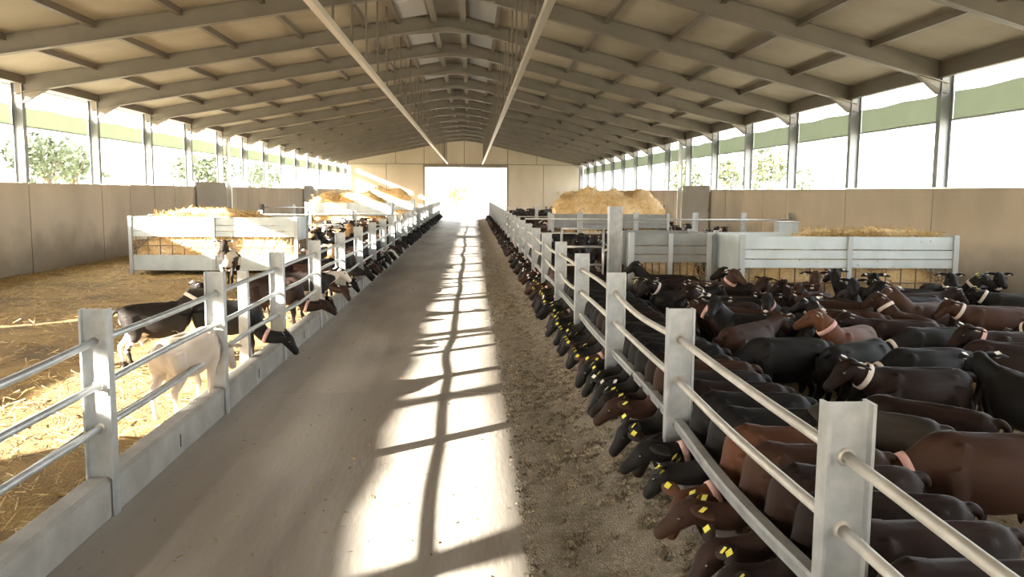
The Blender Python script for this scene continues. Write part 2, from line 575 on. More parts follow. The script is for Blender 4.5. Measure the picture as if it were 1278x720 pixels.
for y in FR[:-1]:
    for s in (-1, 1):
        m = MB()
        x0, x1 = XRIDGE, XRIDGE + s * (half + .16)
        def band(xa, xb, da0, da1, db0, db1, w):
            za, zb = roof_z(xa), roof_z(xb)
            vs = []
            for yv in (y - w, y + w):
                ka, kb = yv + skew(xa), yv + skew(xb)
                vs += [(xa, ka, za + da0), (xb, kb, zb + db0), (xb, kb, zb + db1), (xa, ka, za + da1)]
            m.add(vs, [(0, 1, 2, 3), (7, 6, 5, 4), (0, 4, 5, 1), (1, 5, 6, 2), (2, 6, 7, 3), (3, 7, 4, 0)])
        d0, d1 = .37, .38
        band(x0, x1, -d0, 0, -d1, 0, .012)
        band(x0, x1, -d0, -d0 + .02, -d1, -d1 + .02, .09)
        band(x0, x1, -.02, 0, -.02, 0, .09)
        # knee haunch at the column and apex haunch
        xk = XRIDGE + s * (half - .55)
        vs = []
        for yv in (y - .05, y + .05):
            ka, kb = yv + skew(xk), yv + skew(x1)
            vs += [(xk, ka, roof_z(xk) - d1 - .005), (x1, kb, roof_z(x1) - d1), (x1, kb, roof_z(x1) - d1 - .20), (x1 - s * .2, kb, roof_z(x1) - d1 - .20)]
        m.add(vs, [(0, 1, 2, 3), (7, 6, 5, 4), (0, 4, 5, 1), (1, 5, 6, 2), (2, 6, 7, 3), (3, 7, 4, 0)])
        xa = XRIDGE + s * 1.1
        vs = []
        for yv in (y - .05 + 2, y + .05 + 2):
            vs += [(x0, yv, roof_z(x0) - d0), (xa, yv, roof_z(xa) - d0), (x0, yv, roof_z(x0) - d0 - .14)]
        m.add(vs, [(0, 1, 2), (5, 4, 3), (0, 3, 4, 1), (1, 4, 5, 2), (2, 5, 3, 0)])
        m.build('rafter', 'rafter_steel', ceil)
for y0, y1 in zip([q + 2 for q in FR[:-2]], [q + 2 for q in FR[1:-1]]):
    m = MB()
    zr = roof_z(XRIDGE)
    m.box(XRIDGE - .45, XRIDGE - .30, y0 + .1, y1 - .1, zr - .30, zr - .10)
    m.box(XRIDGE + .30, XRIDGE + .45, y0 + .1, y1 - .1, zr - .30, zr - .10)
    m.box(XRIDGE - .30, XRIDGE + .30, y0 + .1, y1 - .1, zr - .14, zr - .10)
    m.build('ridge_beam', 'rafter_steel', ceil)

# pale translucent sheets next to the ridge
ys_ = [Y0 - .6] + FR[1:] + [Y1 + .6]
for y0, y1 in zip(ys_[:-1], ys_[1:]):
    for s in (-1, 1):
        xa, xb = sorted((XRIDGE + s * .53, XRIDGE + s * 1.27))
        za, zb = roof_z(xa) + .04, roof_z(xb) + .04
        m = MB()
        m.add([(xa, y0 + .004, za), (xb, y0 + .004, zb), (xb, y1 - .004, zb), (xa, y1 - .004, za)], [(0, 1, 2, 3)])
        m.add([(xa, y0 + .004, za + .018), (xb, y0 + .004, zb + .018), (xb, y1 - .004, zb + .018), (xa, y1 - .004, za + .018)], [(3, 2, 1, 0)])
        m.build('pale_ridge_sheet', 'skylight_sheet', ceil)

# --- two long trays hanging from the rafters above the feed fences
for X, lab in ((-2.0, 'long pale metal rail hanging on rods, left of the ridge'), (.97, 'long pale metal rail hanging on rods, right of the ridge')):
    t = MB().box(X - .05, X + .05, Y0 + 4, Y1 - .05, 4.40, 4.50).build('hanging_rail', 'tray')
    tag(t, lab, 'rail', 'hanging rails')
    y = FR[2] + 2 * 0
    while y < Y1 - 1:
        MB().tube([(X, y, 4.5), (X, y, roof_z(X) - (.02))], .022, 6).build('rod', 'purlin_steel', t)
        y += 2.0

# ------------------------------------------------------------------ kerbs and feed fences
def kerb(x, s, label, ys):
    """s = direction from the kerb into the pen"""
    r = link('feed_kerb', None, None, (x, ys[0], 0))
    tag(r, label, 'kerb')
    for y0, y1 in zip(ys[:-1], ys[1:]):
        L = y1 - y0
        h = .25
        prof = [(0, -.02), (s * .17, -.02), (s * .17, h - .02), (s * .14, h), (s * .03, h), (0, h - .02)]
        if s < 0: prof = prof[::-1]
        o = MB().prism(prof, 'y', y0 - ys[0] + .01, y1 - ys[0] - .01).build('kerb_segment', 'kerb_concrete', r)
        if y1 < 30 and s < 0:
            yc = L / 2 + y0 - ys[0]
            MB().box(*sorted((-s * .004, s * .01)), yc - .008, yc + .008, .06, .16).build('slot', 'joint', o)
    return r
YSL = [5.45 + 2.53 * k for k in range(-4, 24)]
YSR = [2.98 + 2.5 * k for k in range(-3, 25)]
kerb(FXL - .004, -1, 'low concrete kerb below the left feed fence', YSL)
kerb(FXR + .004, 1, 'low concrete kerb below the right feed fence', YSR)

def post_mesh(name, z0, z1):
    m = MB()
    m.box(-.075, .075, -.005, .005, z0, z1)
    m.box(-.088, -.075, -.045, .045, z0, z1)
    m.box(.075, .088, -.045, .045, z0, z1)
    me = m.mesh(name)
    me.materials.append(MATS['galv'])
    return me
pm_l = post_mesh('post', 0.0, 1.345)
pm_r = post_mesh('post', 0.0, 1.345)
ring = MB()
N = 12
vs, fs = [], []
for k in range(N):
    a = 2 * PI * k / N
    for rr, yy in ((.024, -.018), (.036, -.012), (.036, .012), (.024, .018)):
        vs.append((rr * math.cos(a), yy, rr * math.sin(a)))
for k in range(N):
    for j in range(3):
        a, b = k * 4 + j, ((k + 1) % N) * 4 + j
        fs.append((a, a + 1, b + 1, b))
ring_me = ring.add(vs, fs).mesh('weld_ring', True)
ring_me.materials.append(MATS['pipe'])

def fence(x, s, ys, label, heights, lower):
    r = link('feed_fence', None, None, (x, ys[0], 0))
    tag(r, label, 'fence')
    pc = x + 0  # centre line of the posts
    for i, y in enumerate(ys):
        p = link('post', pm_l if s < 0 else pm_r, r, (s * .07, y - ys[0], 0))
        if 1 < y < 18:
            for z in heights:
                link('weld_ring', ring_me, p, (0, 0, z))
    for i, (y0, y1) in enumerate(zip(ys[:-1], ys[1:])):
        for z in heights:
            bx, bz = random.uniform(-.03, .03), random.uniform(-.035, .02)
            pts = []
            for k in range(9):
                t = k / 8
                bow = math.sin(PI * t) ** 1.3
                pts.append((s * .07 + bx * bow, y0 - ys[0] + (y1 - y0) * t, z + bz * bow))
            if s > 0 and z == heights[-1]:
                # head rail of folded sheet: ribbed channel
                prof = [(-.03, -.035), (.022, -.035), (.022, -.012), (.030, -.006), (.022, 0), (.030, .006), (.022, .012), (.022, .035), (-.03, .035)]
                vs, fs = [], []
                K = len(prof)
                for q in pts:
                    vs += [(q[0] - a, q[1], q[2] + b) for a, b in prof]
                for k in range(8):
                    for j in range(K):
                        fs.append((k * K + j, k * K + (j + 1) % K, (k + 1) * K + (j + 1) % K, (k + 1) * K + j))
                fs += [tuple(range(K - 1, -1, -1)), tuple(range(8 * K, 9 * K))]
                MB().add(vs, fs).build('head_rail', 'galv', r)
            else:
                MB().tube(pts, .024, 10).build('rail', 'pipe' if s > 0 else 'galv', r, smooth=True)
        if lower:
            pts = [(s * .185, y0 - ys[0] + (y1 - y0) * t, heights[-1] - .045 - .02 * math.sin(PI * t)) for t in (0, .25, .5, .75, 1)]
            MB().tube(pts, .020, 8).build('rail', 'galv', r, smooth=True)
    return r
fence_l = fence(FXL, -1, YSL, 'galvanised three-rail feed fence on I-beam posts left of the aisle', (1.14, .85, .57), True)
fence_r = fence(FXR, 1, YSR, 'galvanised three-rail feed fence on I-beam posts right of the aisle', (1.14, .86, .57), False)
# extra gate post in the left fence
c = MB()
c.box(-.05, .05, -.05, .05, 0.2, 1.22)
tag(c.build('gate_post', 'galv'), 'short square steel post between second and third left fence posts', 'post').location = (FXL - .20, 9.45, 0)

# --- feed spread along the right fence
def mound(t):
    return .05 * min(1, t / .45) + .145 * max(0, (t - .45) / .55) ** 1.3

nx, ny = 14, 500
vs, fs = [], []
ya, yb = 1.0, 64.0
for i in range(nx + 1):
    for j in range(ny + 1):
        t = i / nx
        y = ya + (yb - ya) * j / ny
        edge = .42 + .07 * math.sin(y * .9) + .05 * math.sin(y * 2.3)
        x = edge + (FXR - .03 - edge) * t
        z = .004 + (mound(t) + random.uniform(-.012, .014) * (1 + t)) * (t > 0)
        vs.append((x, y, max(.003, z)))
for i in range(nx):
    for j in range(ny):
        a = i * (ny + 1) + j
        fs.append((a, a + ny + 1, a + ny + 2, a + 1))
feed = MB().add(vs, fs).build('feed_ration', 'feed', smooth=True)
tag(feed, 'strip of brown ground feed spread along the foot of the right fence', 'feed', kind='stuff')
n = 26000
fy = 3.6 + 22 * rng.random(n) ** 2.0
fx = .30 + (FXR - .36) * rng.random(n) ** .65
q = np.stack([fx, fy, .010 + np.array([mound(min(1, max(0, (q_ - .45) / (FXR - .48)))) for q_ in fx])], 1)
sz = rng.uniform(.005, .014, n)
tet = np.array([(1, 1, -.6), (-1, 1, -.6), (0, -1.2, -.6), (0, 0, 1.0)])
rot = rng.uniform(0, 2 * PI, n)
cs, sn = np.cos(rot)[:, None], np.sin(rot)[:, None]
tv = np.stack([tet[None, :, 0] * cs - tet[None, :, 1] * sn, tet[None, :, 0] * sn + tet[None, :, 1] * cs, np.broadcast_to(tet[None, :, 2], (n, 4))], 2) * sz[:, None, None] + q[:, None, :]
tf = (np.array([(0, 1, 3), (1, 2, 3), (2, 0, 3)])[None] + 4 * np.arange(n)[:, None, None]).reshape(-1, 3)
np_mesh('feed_crumbs', tv.reshape(-1, 3), tf, 'pellet', feed)['kind'] = 'stuff'
n = 420
p = np.stack([rng.uniform(FXL + .1, .3, n), 3.5 + 18 * rng.random(n) ** 1.5, np.full(n, .006)], 1)
tag(blades('straw_litter', p, .035, .010, 'dull_straw', None, .1), 'scattered bits of straw and droppings on the concrete aisle', 'litter', kind='stuff')

# ------------------------------------------------------------------ hay feeders
def hay_heap(name, x0, x1, y0, y1, z0, z1, label, bumps=.08, parent=None):
    """heap of hay: a lumpy closed mound bristling with blades"""
    nx, ny = max(6, int((x1 - x0) / .12)), max(4, int((y1 - y0) / .12))
    vs, fs = [], []
    ph = [random.uniform(0, 6) for _ in range(6)]
    def hz(x, y, u, v):
        e = min(1, min(u, 1 - u) * 6) * min(1, min(v, 1 - v) * 6)
        return z0 + (z1 - z0) * (.35 + .65 * e ** .6) + bumps * e * (math.sin(x * 3 + ph[0]) * math.sin(y * 4 + ph[1]) + .6 * math.sin(x * 7 + ph[2]) + random.uniform(-.5, .5))
    for i in range(nx + 1):
        for j in range(ny + 1):
            u, v = i / nx, j / ny
            x, y = x0 + (x1 - x0) * u, y0 + (y1 - y0) * v
            vs.append((x, y, hz(x, y, u, v)))
    k = len(vs)
    for i in range(nx + 1):
        for j in range(ny + 1):
            u, v = i / nx, j / ny
            vs.append((x0 + (x1 - x0) * u, y0 + (y1 - y0) * v, z0))
    for i in range(nx):
        for j in range(ny):
            a = i * (ny + 1) + j
            fs.append((a, a + ny + 1, a + ny + 2, a + 1))
            fs.append((k + a, k + a + 1, k + a + ny + 2, k + a + ny + 1))
    for i in range(nx):
        for j in (0, ny):
            a, b = i * (ny + 1) + j, (i + 1) * (ny + 1) + j
            fs.append((a, b, k + b, k + a) if j else (b, a, k + a, k + b))
    for j in range(ny):
        for i in (0, nx):
            a, b = i * (ny + 1) + j, i * (ny + 1) + j + 1
            fs.append((b, a, k + a, k + b) if i else (a, b, k + b, k + a))
    o = MB().add(vs, fs).build(name, 'hay', parent)
    tag(o, label, 'hay', kind='stuff')
    top = np.array(vs[:k])
    nb = int(220 * (x1 - x0) * (y1 - y0)) + 200
    idx = rng.integers(0, k, nb)
    p = top[idx] + rng.normal(0, .04, (nb, 3)) * np.array([1, 1, .5])
    side = np.stack([rng.uniform(x0, x1, nb), np.full(nb, y0 - .006), rng.uniform(z0, z1, nb)], 1)
    blades('hay_blades', np.concatenate([p, side]), .16, .009, 'straw', o, .5)['kind'] = 'stuff'
    return o

def hay_feeder(x0, x1, y0, depth, zb, h, label, hay_label, top=(.25, .75), nbars=14, sheet='feeder_sheet'):
    r = link('hay_feeder', None, None, ((x0 + x1) / 2, y0, zb))
    tag(r, label, 'feeder', 'hay feeders')
    w = (x1 - x0) / 2
    d = depth
    for sx in (-1, 1):
        for yy in (0, d):
            MB().box(sx * w - .04, sx * w + .04, yy - .04, yy + .04, 0, h + .02).build('corner_post', 'feeder_post', r)
    MB().box(-.035, .035, -.045, -.012, .1, h).build('middle_post', 'feeder_post', r)
    MB().box(-.035, .035, d + .012, d + .045, .1, h).build('middle_post', 'feeder_post', r)
    zt = h * .66
    for yy, sg in ((0, -1), (d, 1)):
        # folded upper sheets
        for (a, b, off) in ((h * .86, h, .0), (h * .76, h * .855, .02), (zt, h * .755, .008)):
            m = MB()
            y_a, y_b = sorted((yy + sg * .004 + sg * off * .5, yy - sg * .012))
            m.box(-w + .04, w - .04, y_a, y_b, a, b - .006)
            m.build('sheet', sheet, r)
        MB().box(-w + .04, w - .04, *sorted((yy + sg * .02, yy - sg * .012)), .10, h * .34).build('trough_board', sheet, r)
        for k in range(nbars):
            xx = -w + .12 + (2 * w - .24) * k / (nbars - 1)
            MB().tube([(xx, yy, h * .34), (xx, yy, zt)], .011, 6).build('bar', 'bar', r)
        MB().tube([(-w + .04, yy - .012, h * .5), (w - .04, yy - .012, h * .5)], .012, 6).build('cross_bar', 'bar', r)
    for sx in (-1, 1):
        MB().box(*sorted((sx * w, sx * w - sx * .015)), .04, d - .04, zt - .1, h).build('end_sheet', sheet, r)
        MB().box(*sorted((sx * w, sx * w - sx * .015)), .04, d - .04, .1, h * .34).build('end_sheet', sheet, r)
        for k in range(1, 7):
            yy = d * k / 7
            MB().tube([(sx * w, yy, h * .34), (sx * w, yy, zt - .1)], .011, 6).build('bar', 'bar', r)
    MB().box(-w + .04, w - .04, .04, d - .04, .10, .14).build('trough_floor', sheet, r)
    hay_heap('hay_heap', x0 + .06, x1 - .06, y0 + .05, y0 + d - .05, zb + .15, zb + h * .8, hay_label, bumps=.06)
    return r

FLX0, FLX1, FLY = -8.0, -4.15, 20.4
hay_feeder(FLX0, FLX1, FLY, 1.3, BED - .02, 1.36, 'pale steel hay feeder, nearest one in the left pen', 'hay filling the nearest feeder of the left pen', nbars=14)
hay_heap('hay_heap', FLX0 + .5, FLX1 - .9, FLY + .15, FLY + 1.15, 1.36, 1.60, 'loose hay heaped on top of the nearest left feeder', .05)
hay_feeder(-6.9, -3.4, 36.0, 1.3, BED - .02, 1.5, 'pale steel hay feeder farther back in the left pen', 'hay filling the farther feeder of the left pen', nbars=16)
hay_heap('hay_heap', -6.7, -3.7, 36.15, 37.15, 1.5, 1.95, 'sunlit hay heaped on top of the farther left feeder', .12)
hay_feeder(-6.2, -3.2, 47.0, 1.3, BED - .02, 1.5, 'pale steel hay feeder farthest back in the left pen', 'hay filling the farthest feeder of the left pen', nbars=12)
hay_heap('hay_heap', -6.0, -3.4, 47.15, 48.15, 1.5, 2.2, 'sunlit hay heaped on top of the farthest left feeder', .15)

hay_feeder(3.98, 7.2, 12.3, 1.35, BED - .02, 1.38, 'pale steel hay feeder standing among the goats, nearest right pen', 'hay filling the nearest feeder of the right pen', nbars=14)
hay_heap('hay_heap', 5.2, 7.05, 12.4, 13.5, 1.40, 1.55, 'loose hay heaped on top of the nearest right feeder', .05)
hay_feeder(2.55, 3.80, 13.4, 1.2, BED - .02, 1.36, 'dull steel hay feeder between the big post and the pale feeder', 'hay filling the dull feeder beside the big post', nbars=10, sheet='sheet_dull')
hay_feeder(2.6, 6.3, 27.0, 1.4, BED - .02, 1.32, 'steel hay feeder with tall hay in the far right pen', 'hay inside the far feeder of the right pen', nbars=14, sheet='sheet_dull')
hay_heap('hay_heap', 2.7, 6.2, 27.05, 28.35, 1.30, 2.12, 'tall golden hay heaped above the far right feeder', .12)

# --- cross fence and big post in the right pen
YX = 14.0
c = MB()
i_col(c, 0, 0, 0, 1.78, .19, .19)
tag(c.build('gate_post', 'galv'), 'thick steel post at the end of the cross gate in the right pen', 'post').location = (2.38, YX, BED - .03)
r = link('cross_gate', None, None, (FXR + .17, YX + .05, 0))
tag(r, 'galvanised rail gate closing the right pen beside the thick post', 'gate')
for z in (.6, .9, 1.2, 1.5):
    MB().tube([(.02, 0, z), (.72, 0, z)], .02).build('rail', 'galv', r, True)
for x in (.02, .72):
    MB().tube([(x, 0, .3), (x, 0, 1.52)], .02).build('upright', 'galv', r, True)
for yq, lab in ((24.0, 'galvanised cross fence in front of the tall hay in the right pen'), (40.0, 'galvanised cross fence deep in the right pen')):
    r = link('cross_fence', None, None, (FXR + .17, yq, 0))
    tag(r, lab, 'fence')
    for x in (1.6, 3.2, 4.9, 6.3, 7.65):
        c = MB(); i_col(c, x, 0, .1, 1.55, .12, .1)
        c.build('post', 'galv', r)
    for z in (.55, .95, 1.35):
        MB().tube([(.03, -.08, z), (7.68, -.08, z)], .022).build('rail', 'galv', r, True)
for yq, lab in ((30.5, 'galvanised cross fence behind the near feeder in the left pen'), (43.0, 'galvanised cross fence deep in the left pen')):
    r = link('cross_fence', None, None, (FXL - .22, yq, 0))
    tag(r, lab, 'fence')
    for x in (-1.6, -3.2, -4.9, -6.3, -7.8):
        c = MB(); i_col(c, x, 0, .1, 1.4, .12, .1)
        c.build('post', 'galv', r)
    for z in (.55, .9, 1.25):
        MB().tube([(-.02, -.08, z), (-7.85, -.08, z)], .022).build('rail', 'galv', r, True)
# pale tank plate by the right wall
tk = MB().box(0, .5, 0, .35, .0, 1.25).build('water_tank', 'feeder_sheet')
tk.location = (7.9, 21.5, BED - .02)
tag(tk, 'pale upright metal water tank by the right wall behind the feeder', 'tank')
MB().box(-.02, .52, -.02, .37, 1.25, 1.29).build('lid', 'feeder_post', tk)
MB().tube([(.1, -.03, .2), (.1, -.03, .5), (.1, 0, .55)], .015, 6).build('pipe', 'feeder_post', tk)

# ------------------------------------------------------------------ goats
def loft(mb, secs, n=14):
    """closed skin through elliptical sections (centre, u, v, ru, rv)"""
    vs, fs = [], []
    for c_, u, v, ru, rv in secs:
        for k in range(n):
            a = 2 * PI * k / n
            vs.append(Vector(c_) + Vector(u) * (ru * math.cos(a)) + Vector(v) * (rv * math.sin(a)))
    m = len(secs)
    for i in range(m - 1):
        for k in range(n):
            fs.append((i * n + k, i * n + (k + 1) % n, (i + 1) * n + (k + 1) % n, (i + 1) * n + k))
    fs += [tuple(range(n - 1, -1, -1)), tuple(range((m - 1) * n, m * n))]
    mb.add(vs, fs)

def ellipsoid(mb, c_, u, v, w, ru, rv, rw, n=12, m=8):
    secs = []
    for i in range(m + 1):
        t = -1 + 2 * i / m
        t = max(-.995, min(.995, math.sin(t * PI / 2)))
        k = math.sqrt(1 - t * t)
        secs.append((Vector(c_) + Vector(w) * (rw * t), u, v, ru * k, rv * k))
    loft(mb, secs, n)

def spine(pts, k=6):
    """Catmull-Rom samples through the points, each a tuple of any length"""
    P = [np.array(q, float) for q in pts]
    P = [2 * P[0] - P[1]] + P + [2 * P[-1] - P[-2]]
    out = []
    for i in range(1, len(P) - 2):
        for j in range(k):
            t = j / k
            a, b, c_, d = P[i - 1], P[i], P[i + 1], P[i + 2]
            out.append(.5 * (2 * b + (c_ - a) * t + (2 * a - 5 * b + 4 * c_ - d) * t * t + (3 * b - a - 3 * c_ + d) * t ** 3))
    out.append(P[-2])
    return out

def limb(mb, pts, k=5, n=10, flat=1.0):
    S = spine(pts, k)
    secs = []
    for i, q in enumerate(S):
        d = Vector(S[min(i + 1, len(S) - 1)][:3] - S[max(i - 1, 0)][:3]).normalized()
        u = Vector((0, 1, 0))
        u = (u - d * u.dot(d)).normalized()
        v = d.cross(u)
        secs.append((Vector(q[:3]), u, v, q[3] * flat, q[3]))
    loft(mb, secs, n)

class Pose:
    pass

def goat_pose(name, neck, head_dir, gait=(0, 0, 0, 0), ear_lift=.1, ear_back=.2, voxel=.0115, neckr=(.125,), twist=.6):
    """neck: points from the withers to the poll; head_dir: poll to muzzle. The goat faces +x, feet at z = 0."""
    mb = MB()
    Y, Z = Vector((0, 1, 0)), Vector((0, 0, 1))
    body = [(-.415, .575, .035, .04), (-.395, .575, .078, .088), (-.345, .57, .118, .132), (-.26, .55, .138, .158), (-.14, .515, .172, .190),
            (.0, .512, .182, .205), (.11, .522, .166, .197), (.20, .538, .138, .185), (.27, .545, .114, .165), (.32, .55, .085, .125), (.352, .555, .04, .065)]
    S = spine(body, 3)
    loft(mb, [((q[0], 0, q[1]), Y, Z, q[2], q[3]) for q in S], 20)
    ellipsoid(mb, (.16, 0, .665), Y, Z, Vector((1, 0, 0)), .05, .062, .14)        # withers
    ellipsoid(mb, (-.29, 0, .635), Y, Z, Vector((1, 0, 0)), .09, .065, .11)        # croup
    ellipsoid(mb, (-.06, 0, .690), Y, Z, Vector((1, 0, 0)), .022, .034, .30)      # spine
    for s in (-1, 1):
        ellipsoid(mb, (-.235, s * .082, .645), Y, Z, Vector((1, 0, 0)), .035, .036, .06, 8, 6)   # hip bone
        ellipsoid(mb, (-.375, s * .055, .625), Y, Z, Vector((1, 0, 0)), .028, .03, .04, 8, 6)     # pin bone
        ellipsoid(mb, (.19, s * .092, .58), Y, Z, Vector((1, 0, 0)), .045, .12, .07, 10, 6)       # shoulder blade
    ellipsoid(mb, (-.20, 0, .355), Y, Z, Vector((1, 0, 0)), .072, .075, .085)     # udder
    for s in (-1, 1):
        ellipsoid(mb, (-.185, s * .035, .285), Y, Vector((1, 0, 0)), Z, .018, .018, .05, 8, 6)
        g1, g2 = (gait[0], gait[2]) if s > 0 else (gait[1], gait[3])
        limb(mb, [(.235, s * .075, .56, .085), (.215, s * .095, .45, .066), (.205 + g1 * .3, s * .098, .36, .044), (.215 + g1 * .7, s * .092, .25, .030), (.222 + g1 * .9, s * .090, .205, .031),
                  (.215 + g1 * .98, s * .088, .13, .021), (.215 + g1, s * .088, .075, .024), (.232 + g1, s * .088, .035, .026), (.242 + g1, s * .088, .0, .031)])
        limb(mb, [(-.30, s * .068, .58, .105), (-.285, s * .092, .47, .088), (-.265 + g2 * .2, s * .108, .39, .064), (-.315 + g2 * .5, s * .100, .305, .042), (-.375 + g2 * .8, s * .092, .235, .032),
                  (-.365 + g2 * .95, s * .088, .15, .022), (-.355 + g2, s * .086, .08, .024), (-.340 + g2, s * .086, .035, .027), (-.328 + g2, s * .086, .0, .031)])
    limb(mb, [(-.37, 0, .645, .032), (-.42, 0, .655, .028), (-.455, 0, .635, .024), (-.475, 0, .595, .014)])   # tail
    # neck
    pts = [(.17, 0, .575, .14, .10), (.24, 0, .60, .132, .094)]
    k = len(neck)
    for i, q in enumerate(neck):
        t = (i + 1) / k
        pts.append((q[0], q[1], q[2], neckr[0] - (neckr[0] - .068) * t, .086 - .028 * t))
    S = spine(pts, 5)
    secs = []
    cent = []
    for i, q in enumerate(S):
        d = Vector(S[min(i + 1, len(S) - 1)][:3] - S[max(i - 1, 0)][:3]).normalized()
        lat = Z.cross(d)
        lat = lat.normalized() if lat.length > .15 else Y.copy()
        if lat.y < 0: lat = -lat if abs(d.x) > .3 else lat
        up = d.cross(lat)
        secs.append((Vector(q[:3]), lat, up, q[4], q[3]))
        cent.append((Vector(q[:3]), d, lat, up, q[4], q[3]))
    loft(mb, secs, 14)
    # head
    h = Vector(head_dir).normalized()
    P = Vector(neck[-1])
    lat = Z.cross(h)
    lat = lat.normalized() if lat.length > .15 else Y.copy()
    up = h.cross(lat)
    hs = [(-.065, -.005, .032, .036), (-.045, 0, .056, .058), (.0, .0, .067, .073), (.04, .004, .069, .075), (.08, .002, .065, .069), (.12, -.006, .054, .058), (.155, -.012, .047, .050),
          (.19, -.016, .044, .045), (.22, -.019, .043, .040), (.238, -.022, .036, .032), (.248, -.024, .016, .016)]
    loft(mb, [(P + h * t + up * o, lat, up, ru, rv) for t, o, ru, rv in hs], 14)
    ellipsoid(mb, P + h * .07 - up * .035, lat, up, h, .036, .034, .085)          # jaw
    ellipsoid(mb, P + h * .215 - up * .038, lat, up, h, .024, .018, .035)         # chin
    for s in (-1, 1):
        ellipsoid(mb, P + h * .075 + lat * (s * .054) + up * .026, lat, up, h, .018, .017, .024, 8, 6)   # brow
    ears = []
    eb = MB()
    for s in (-1, 1):
        d = (lat * (s * .93) + up * ear_lift - h * ear_back).normalized()
        w = h * (1 - twist) + up * twist
        w = w - d * w.dot(d)
        w.normalize()
        nn = d.cross(w)
        base = P + lat * (s * .052) + up * .030 - h * .018
        secs = []
        for t, ww in ((-.03, .018), (.0, .026), (.035, .040), (.075, .046), (.11, .040), (.14, .026), (.158, .012), (.165, .003)):
            secs.append((base + d * t - up * (t * t * 2.0), w, nn, ww, max(.004, .013 - t * .045)))
        loft(eb, secs, 10)
        ears.append((base + d * .09 - up * .016, d, w, nn))
    # fuse into one skin
    me0 = mb.mesh('raw')
    tmp = bpy.data.objects.new('raw', me0)
    C.objects.link(tmp)
    r = tmp.modifiers.new('r', 'REMESH'); r.mode = 'VOXEL'; r.voxel_size = voxel; r.use_smooth_shade = True
    sm = tmp.modifiers.new('s', 'SMOOTH'); sm.factor = .5; sm.iterations = 3
    dc = tmp.modifiers.new('d', 'DECIMATE'); dc.ratio = .34
    dg = bpy.context.evaluated_depsgraph_get()
    me = bpy.data.meshes.new_from_object(tmp.evaluated_get(dg))
    dc.ratio = .022
    dg = bpy.context.evaluated_depsgraph_get()
    lo = bpy.data.meshes.new_from_object(tmp.evaluated_get(dg))
    bpy.data.objects.remove(tmp)
    bm = bmesh.new()
    bm.from_mesh(me)
    bm.from_mesh(eb.mesh('ears'))
    bm.to_mesh(me)
    bm.free()
    me.name = name
    me.materials.clear()
    me.materials.append(MATS['coat_black'])
    me.polygons.foreach_set('use_smooth', [True] * len(me.polygons))
    ps = Pose()
    ps.name, ps.mesh = name, me
    lo.calc_loop_triangles()
    v = np.empty(len(lo.vertices) * 3, dtype=np.float32); lo.vertices.foreach_get('co', v)
    t = np.empty(len(lo.loop_triangles) * 3, dtype=np.int32); lo.loop_triangles.foreach_get('vertices', t)
    ps.lo = (v.reshape(-1, 3), t.reshape(-1, 3))
    # eyes
    ps.eyes = []
    for s in (-1, 1):
        e = MB()
        ellipsoid(e, P + h * .078 + lat * (s * .068) + up * .023, lat, up, h, .008, .010, .013, 8, 6)
        em = e.mesh('eye', True); em.materials.append(MATS['eye'])
        ps.eyes.append(em)
    # ear tags: flat plates hanging on the ears
    ps.tags = []
    for s, (c_, d, w, nn) in zip((-1, 1), ears):
        e = MB()
        if nn.dot(up) < 0: nn = -nn
        for sg in (1, -1):
            o = c_ + nn * (sg * .014)
            a, b = w * .022, d * .018
            q = [o - a - b, o + a * .7 - b, o + a * .7 + b, o - a + b]
            e.add([p_ + nn * (sg * .0) for p_ in q] + [p_ + nn * (sg * .005) for p_ in q],
                  [(0, 1, 2, 3), (7, 6, 5, 4), (0, 4, 5, 1), (1, 5, 6, 2), (2, 6, 7, 3), (3, 7, 4, 0)])
        em = e.mesh('ear_tag'); em.materials.append(MATS['tag'])
        ps.tags.append(em)
    # collar round the middle of the neck
    i = int(len(cent) * .62)
    c_, d, la, upv, rw, rh = cent[i]
    e = MB()
    vs, fs = [], []
    N_ = 20
    for k in range(N_):
        a = 2 * PI * k / N_
        rad = la * (math.cos(a) * (rw * 1.0 + .004)) + upv * (math.sin(a) * (rh * 1.0 + .004))
        for off, g_ in ((-.021, 1.0), (-.021, 1.05), (.021, 1.05), (.021, 1.0)):
            vs.append(c_ + rad * g_ + d * off)
    for k in range(N_):
        for j in range(4):
            fs.append((k * 4 + j, ((k + 1) % N_) * 4 + j, ((k + 1) % N_) * 4 + (j + 1) % 4, k * 4 + (j + 1) % 4))
    e.add(vs, fs)
    ps.collar = e.mesh('collar', True)
    ps.collar.materials.append(MATS['collar'])
    return ps

POSES = {}
def dp(name, *a, **k):
    POSES[name] = goat_pose(name, *a, **k)
dp('up', [(.33, 0, .69), (.40, 0, .79), (.43, 0, .865)], (.88, 0, -.46), (.03, -.02, -.02, .04))
dp('up_left', [(.33, .02, .69), (.39, .06, .78), (.41, .11, .845)], (.35, .85, -.42), (-.03, .03, .05, -.02))
dp('up_right', [(.33, -.02, .69), (.39, -.06, .78), (.41, -.11, .845)], (.35, -.85, -.42), (.05, -.03, .02, .0))
dp('level', [(.34, 0, .63), (.44, 0, .68), (.51, 0, .725)], (.80, 0, -.60), (-.02, .05, .04, -.03))
dp('low', [(.35, 0, .545), (.46, 0, .50), (.55, 0, .465)], (.62, 0, -.78), (.03, -.04, -.02, .05))
dp('graze', [(.35, 0, .50), (.44, 0, .39), (.51, 0, .305)], (.55, 0, -.83), (.06, -.03, .0, .04))
FK = dict(neckr=(.10,), twist=0.0)
dp('feed', [(.31, 0, .44), (.40, 0, .315), (.52, 0, .285), (.63, 0, .285)], (.66, 0, -.75), (.02, -.03, .0, .03), ear_lift=.25, **FK)
